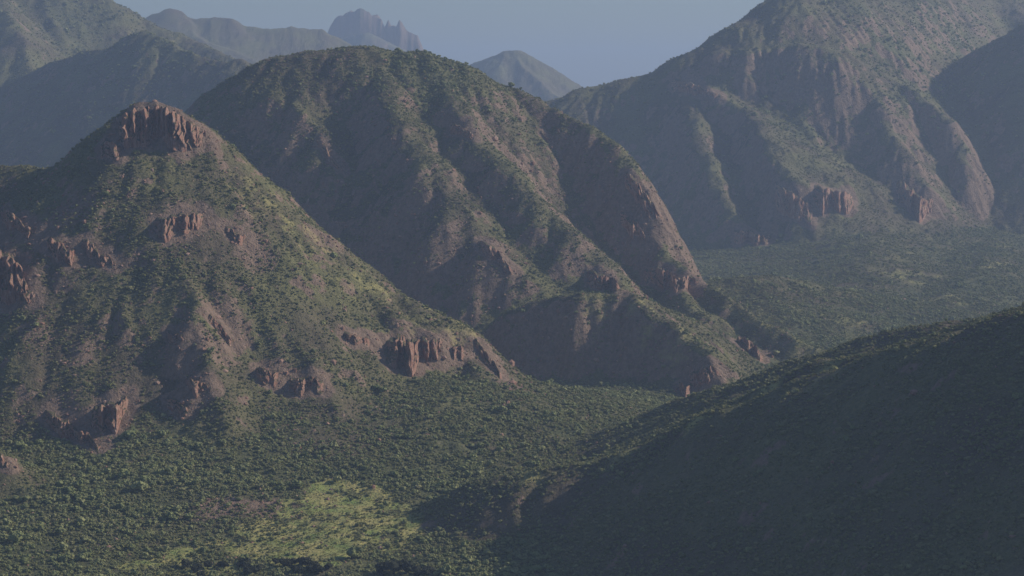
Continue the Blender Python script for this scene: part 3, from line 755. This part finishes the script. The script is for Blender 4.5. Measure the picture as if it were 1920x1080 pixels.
def stone_mesh(name, m, rg):
    import bmesh
    bm = bmesh.new(); bmesh.ops.create_icosphere(bm, subdivisions=1, radius=1)
    s = rg.uniform(0.6, 1.3, 3)
    for v in bm.verts:
        v.co = Vector([v.co[i] * s[i] * rg.uniform(0.7, 1.15) for i in range(3)])
    me = bpy.data.meshes.new(name); bm.to_mesh(me); bm.free(); me.materials.append(m); return me

rgm = np.random.default_rng(3)
TREES = [clump_mesh('crown', F_TREE, rgm, int(rgm.integers(3, 9)), 70, 0.62 + 0.07 * k_) for k_ in range(7)]
SHRUBS = [clump_mesh('shrub', F_SHRUB, rgm, 4, 50, 0.6) for _ in range(5)]
TUFTS = [tuft_mesh('grass_tuft', F_DRY, rgm) for _ in range(4)]
STONES = [stone_mesh('stone', F_STONE, rgm) for _ in range(5)]

def scatter(name, label, protos, P, S, rg):
    pc = bpy.data.collections.new(name + '_kinds')
    for me in protos:
        pc.objects.link(bpy.data.objects.new(me.name, me))
    me = bpy.data.meshes.new(name); n = len(P)
    me.vertices.add(n); me.vertices.foreach_set('co', P.astype(np.float32).ravel())
    at = me.attributes.new('size', 'FLOAT', 'POINT'); at.data.foreach_set('value', S.astype(np.float32))
    at = me.attributes.new('turn', 'FLOAT', 'POINT'); at.data.foreach_set('value', rg.uniform(0, 6.28, n).astype(np.float32))
    at = me.attributes.new('pick', 'INT', 'POINT'); at.data.foreach_set('value', rg.integers(0, len(protos), n).astype(np.int32))
    o = bpy.data.objects.new(name, me); COL.objects.link(o); me.materials.append(protos[0].materials[0])
    ng = bpy.data.node_groups.new(name, 'GeometryNodeTree')
    ng.interface.new_socket('Geometry', in_out='INPUT', socket_type='NodeSocketGeometry')
    ng.interface.new_socket('Geometry', in_out='OUTPUT', socket_type='NodeSocketGeometry')
    gi = ng.nodes.new('NodeGroupInput'); go = ng.nodes.new('NodeGroupOutput')
    ip = ng.nodes.new('GeometryNodeInstanceOnPoints'); ci = ng.nodes.new('GeometryNodeCollectionInfo')
    ci.inputs['Collection'].default_value = pc; ci.inputs['Separate Children'].default_value = True; ci.inputs['Reset Children'].default_value = True
    def na(nm, dt):
        x = ng.nodes.new('GeometryNodeInputNamedAttribute'); x.data_type = dt; x.inputs['Name'].default_value = nm; return x.outputs['Attribute']
    cx = ng.nodes.new('ShaderNodeCombineXYZ'); ng.links.new(na('turn', 'FLOAT'), cx.inputs['Z'])
    ng.links.new(gi.outputs[0], ip.inputs['Points']); ng.links.new(ci.outputs[0], ip.inputs['Instance'])
    ip.inputs['Pick Instance'].default_value = True
    ng.links.new(na('pick', 'INT'), ip.inputs['Instance Index']); ng.links.new(cx.outputs[0], ip.inputs['Rotation'])
    ng.links.new(na('size', 'FLOAT'), ip.inputs['Scale']); ng.links.new(ip.outputs[0], go.inputs[0])
    md = o.modifiers.new('scatter', 'NODES'); md.node_group = ng
    tag(o, label, None, kind='stuff')
    return o

for _ in range(2):
    CRAGM[1:-1, 1:-1] = np.maximum.reduce([CRAGM[1:-1, 1:-1], CRAGM[2:, 1:-1], CRAGM[:-2, 1:-1], CRAGM[1:-1, 2:], CRAGM[1:-1, :-2]])
_m = CRAGM.copy()
for _ in range(7):
    _m[1:-1, 1:-1] = (_m[1:-1, 1:-1] * 2 + _m[2:, 1:-1] + _m[:-2, 1:-1] + _m[1:-1, 2:] + _m[1:-1, :-2]) / 6
ROCK = np.clip(np.maximum(ROCK, _m * 0.85), 0, 1)
build_land()
def gridval(G, x, y): return bil(G, xs, ys, x, y, 0.0)
def candidates(n, y0, y1, rg, pad=1.18):
    """random places inside the (widened) view between two forward distances, even per area"""
    y = np.sqrt(rg.uniform(y0 * y0, y1 * y1, n)); x = rg.uniform(-1, 1, n) * y * math.tan(HFOV / 2) * pad
    return x, y
def area(y0, y1, pad=1.18): return math.tan(HFOV / 2) * pad * (y1 * y1 - y0 * y0)

def visible(P):
    """which points can be seen from the camera over the land"""
    ok = np.ones(len(P), bool)
    for t in np.r_[np.linspace(0.5, 0.97, 30), 0.98, 0.985, 0.99]:
        ok &= ground(P[:, 0] * t, P[:, 1] * t) < P[:, 2] * t
    return ok

rg = np.random.default_rng(99)
TP, TS, SP, SS, GP, GS, KP, KS = [], [], [], [], [], [], [], []
for y0, y1, dt, dsb, sc_ in ((940, 1700, 1 / 4.6, 1 / 2.8, 1.0), (1700, 2500, 1 / 7., 1 / 4.2, 1.05), (2500, 3500, 1 / 26., 1 / 11., 1.25), (3500, 5200, 1 / 38., 1 / 30., 1.7)):
    A = area(y0, y1)
    x, y = candidates(int(A * dt), y0, y1, rg); z = ground(x, y)
    lush = gridval(LUSH, x, y); gr = gridval(GRASS_RIMLIGHT, x, y); sl = gridval(SLOPE, x, y)
    cl = np.clip(0.62 + 1.1 * fbm(x, y, 38, 3, 5), 0.06, 1) * np.clip(0.8 + 0.5 * fbm(x, y, 160, 2, 0), 0.3, 1)
    keep = rg.random(len(x)) < np.clip(lush * 1.2, 0, 1) * cl * (1 - 0.93 * gr) + 0.015
    keep &= (z > -308) & (gridval(CRAGM, x, y) < 0.5)
    TP.append(np.stack([x, y, z], -1)[keep]); TS.append((rg.lognormal(-0.1, 0.42, keep.sum()) * 1.5 * sc_))
    x, y = candidates(int(A * dsb), y0, y1, rg); z = ground(x, y)
    lush = gridval(LUSH, x, y); gr = gridval(GRASS_RIMLIGHT, x, y); rk = gridval(ROCK, x, y); sl = gridval(SLOPE, x, y)
    cl = np.clip(0.62 + 0.75 * fbm(x, y, 45, 3, 1), 0.08, 1)
    keep = rg.random(len(x)) < cl * (1 - 0.75 * np.clip(rk, 0, 1)) * (1 - 0.9 * gr)
    keep &= gridval(CRAGM, x, y) < 0.4
    SP.append(np.stack([x, y, z], -1)[keep]); SS.append(rg.lognormal(0.0, 0.36, keep.sum()) * 1.08 * sc_)
    if y1 < 2600:
        x, y = candidates(int(A / 9), y0, y1, rg); z = ground(x, y); gr = gridval(GRASS_RIMLIGHT, x, y)
        keep = rg.random(len(x)) < np.clip(gr * 1.1, 0, 0.9) + 0.12
        GP.append(np.stack([x, y, z], -1)[keep]); GS.append(rg.uniform(0.5, 1.2, keep.sum()))
        x, y = candidates(int(A / 16), y0, y1, rg); z = ground(x, y); rk = gridval(ROCK, x, y)
        keep = rg.random(len(x)) < np.clip(rk * 1.0 + 0.06, 0, 0.8) * (1 - 0.9 * (gridval((FT == FAM.index('near')) * 1.0, x, y)))
        KP.append(np.stack([x, y, z], -1)[keep]); KS.append(rg.lognormal(-0.35, 0.5, keep.sum()) * 1.0)
TP, TS, SP, SS, GP, GS, KP, KS = [np.concatenate(v) for v in (TP, TS, SP, SS, GP, GS, KP, KS)]

def pick_largest(P, S, n):
    px, py, f = project(P)
    inside = (px > 6) & (px < W0 - 6) & (py > 4) & (py < H0 - 2)
    size = np.where(inside, S / f, 0)
    order = np.argsort(-size)[:n * 4]
    order = order[size[order] > 0]
    v = visible(P[order] + np.array([0, 0, 1.5]) )
    return order[v][:n]

def zone(P):
    f = int(FT[min(np.searchsorted(ys, P[1]), len(ys) - 1), min(np.searchsorted(xs, P[0]), len(xs) - 1)])
    return FAM[f]
def place_things(idx, P, S, protos, kind, rg):
    for i in idx:
        z = zone(P[i])
        where = {'near': ('on the shaded near hillside', 'on the near hillside'), 'knoll': ('on the grassy knoll', 'on the grassy knoll'), 'left': ('on the lower slope of the left mountain', 'on the left mountain'),
                 }.get(z, ('on the floor of the green valley', 'on the valley floor'))
        qx, qy, _ = project(P[i])
        col_ = ['far left', 'left', 'middle', 'right', 'far right'][int(min(4, max(0, qx / W0 * 5)))]
        row_ = 'at the bottom edge' if qy > 1040 else ('low down' if qy > 960 else ('halfway up the lower part' if qy > 860 else 'higher up'))
        tail = ', %s, %s of picture' % (row_, col_)
        me = protos[int(rg.integers(len(protos)))]
        if kind == 'tree':
            root = bpy.data.objects.new('desert_tree', None); COL.objects.link(root)
            root.location = P[i]; root.rotation_euler = (0, 0, rg.uniform(0, 6.28)); root.scale = (S[i],) * 3
            c = bpy.data.objects.new('crown', me); COL.objects.link(c); c.parent = root; c.location = (0, 0, 0.15)
            t = bpy.data.objects.new('trunk', TRUNK); COL.objects.link(t); t.parent = root
            tag(root, 'bushy tree ' + where[1] + tail, 'tree', 'small trees ' + where[1] + tail)
        else:
            o = bpy.data.objects.new('shrub', me); COL.objects.link(o); o.location = P[i]; o.rotation_euler = (0, 0, rg.uniform(0, 6.28)); o.scale = (S[i],) * 3
            tag(o, 'grey green shrub ' + where[1] + tail, 'shrub', 'low shrubs ' + where[1] + tail)

def trunk_mesh():
    V, Fc = [], []
    def limb(a_, b_, ra, rb):
        a_, b_ = Vector(a_), Vector(b_); d = (b_ - a_).normalized(); u = d.orthogonal().normalized(); w = d.cross(u); o = len(V)
        for p, r_ in ((a_, ra), (b_, rb)):
            for k_ in range(5):
                t = k_ * 1.2566; V.append(tuple(p + (u * math.cos(t) + w * math.sin(t)) * r_))
        for k_ in range(5): Fc.append((o + k_, o + (k_ + 1) % 5, o + 5 + (k_ + 1) % 5, o + 5 + k_))
    limb((0, 0, -0.2), (0.03, 0.02, 0.4), 0.09, 0.06)
    limb((0.03, 0.02, 0.38), (0.32, 0.1, 0.8), 0.05, 0.02); limb((0.03, 0.02, 0.38), (-0.25, 0.2, 0.85), 0.05, 0.02); limb((0.03, 0.02, 0.35), (-0.05, -0.3, 0.8), 0.045, 0.02)
    me = bpy.data.meshes.new('trunk'); me.from_pydata(V, [], Fc); me.materials.append(BARK); return me
TRUNK = trunk_mesh()

ti = pick_largest(TP, TS, 300); si = pick_largest(SP, SS, 300)
place_things(ti, TP, TS, TREES, 'tree', rg)
place_things(si, SP, SS, SHRUBS, 'shrub', rg)
mt = np.ones(len(TP), bool); mt[ti] = False; ms = np.ones(len(SP), bool); ms[si] = False
scatter('woodland', 'dense dark green tree and bush cover of the valley', TREES, TP[mt], TS[mt], rg)
scatter('scrubland', 'grey green scrub speckling all the mountain slopes', SHRUBS, SP[ms], SS[ms], rg)
scatter('dry_grass', 'dry yellow green grass tufts on the open slopes', TUFTS, GP, GS, rg)
scatter('scree', 'small red and pale stones strewn on the rocky slopes', STONES, KP, KS, rg)
print('COUNTS', len(TP), len(SP), len(GP), len(KP), HT.shape)

# the big trees along the bottom edge, leaves coloured as if in shade
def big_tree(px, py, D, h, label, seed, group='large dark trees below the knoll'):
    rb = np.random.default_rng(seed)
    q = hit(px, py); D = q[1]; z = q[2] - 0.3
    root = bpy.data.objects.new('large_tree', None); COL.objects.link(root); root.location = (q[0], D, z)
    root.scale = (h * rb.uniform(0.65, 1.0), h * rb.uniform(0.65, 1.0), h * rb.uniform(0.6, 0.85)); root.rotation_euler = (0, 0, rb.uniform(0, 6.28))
    c = bpy.data.objects.new('crown', clump_mesh('crown', F_SHADE, rb, int(rb.integers(7, 13)), 260, rb.uniform(0.75, 1.05))); COL.objects.link(c); c.parent = root; c.location = (0, 0, 0.25)
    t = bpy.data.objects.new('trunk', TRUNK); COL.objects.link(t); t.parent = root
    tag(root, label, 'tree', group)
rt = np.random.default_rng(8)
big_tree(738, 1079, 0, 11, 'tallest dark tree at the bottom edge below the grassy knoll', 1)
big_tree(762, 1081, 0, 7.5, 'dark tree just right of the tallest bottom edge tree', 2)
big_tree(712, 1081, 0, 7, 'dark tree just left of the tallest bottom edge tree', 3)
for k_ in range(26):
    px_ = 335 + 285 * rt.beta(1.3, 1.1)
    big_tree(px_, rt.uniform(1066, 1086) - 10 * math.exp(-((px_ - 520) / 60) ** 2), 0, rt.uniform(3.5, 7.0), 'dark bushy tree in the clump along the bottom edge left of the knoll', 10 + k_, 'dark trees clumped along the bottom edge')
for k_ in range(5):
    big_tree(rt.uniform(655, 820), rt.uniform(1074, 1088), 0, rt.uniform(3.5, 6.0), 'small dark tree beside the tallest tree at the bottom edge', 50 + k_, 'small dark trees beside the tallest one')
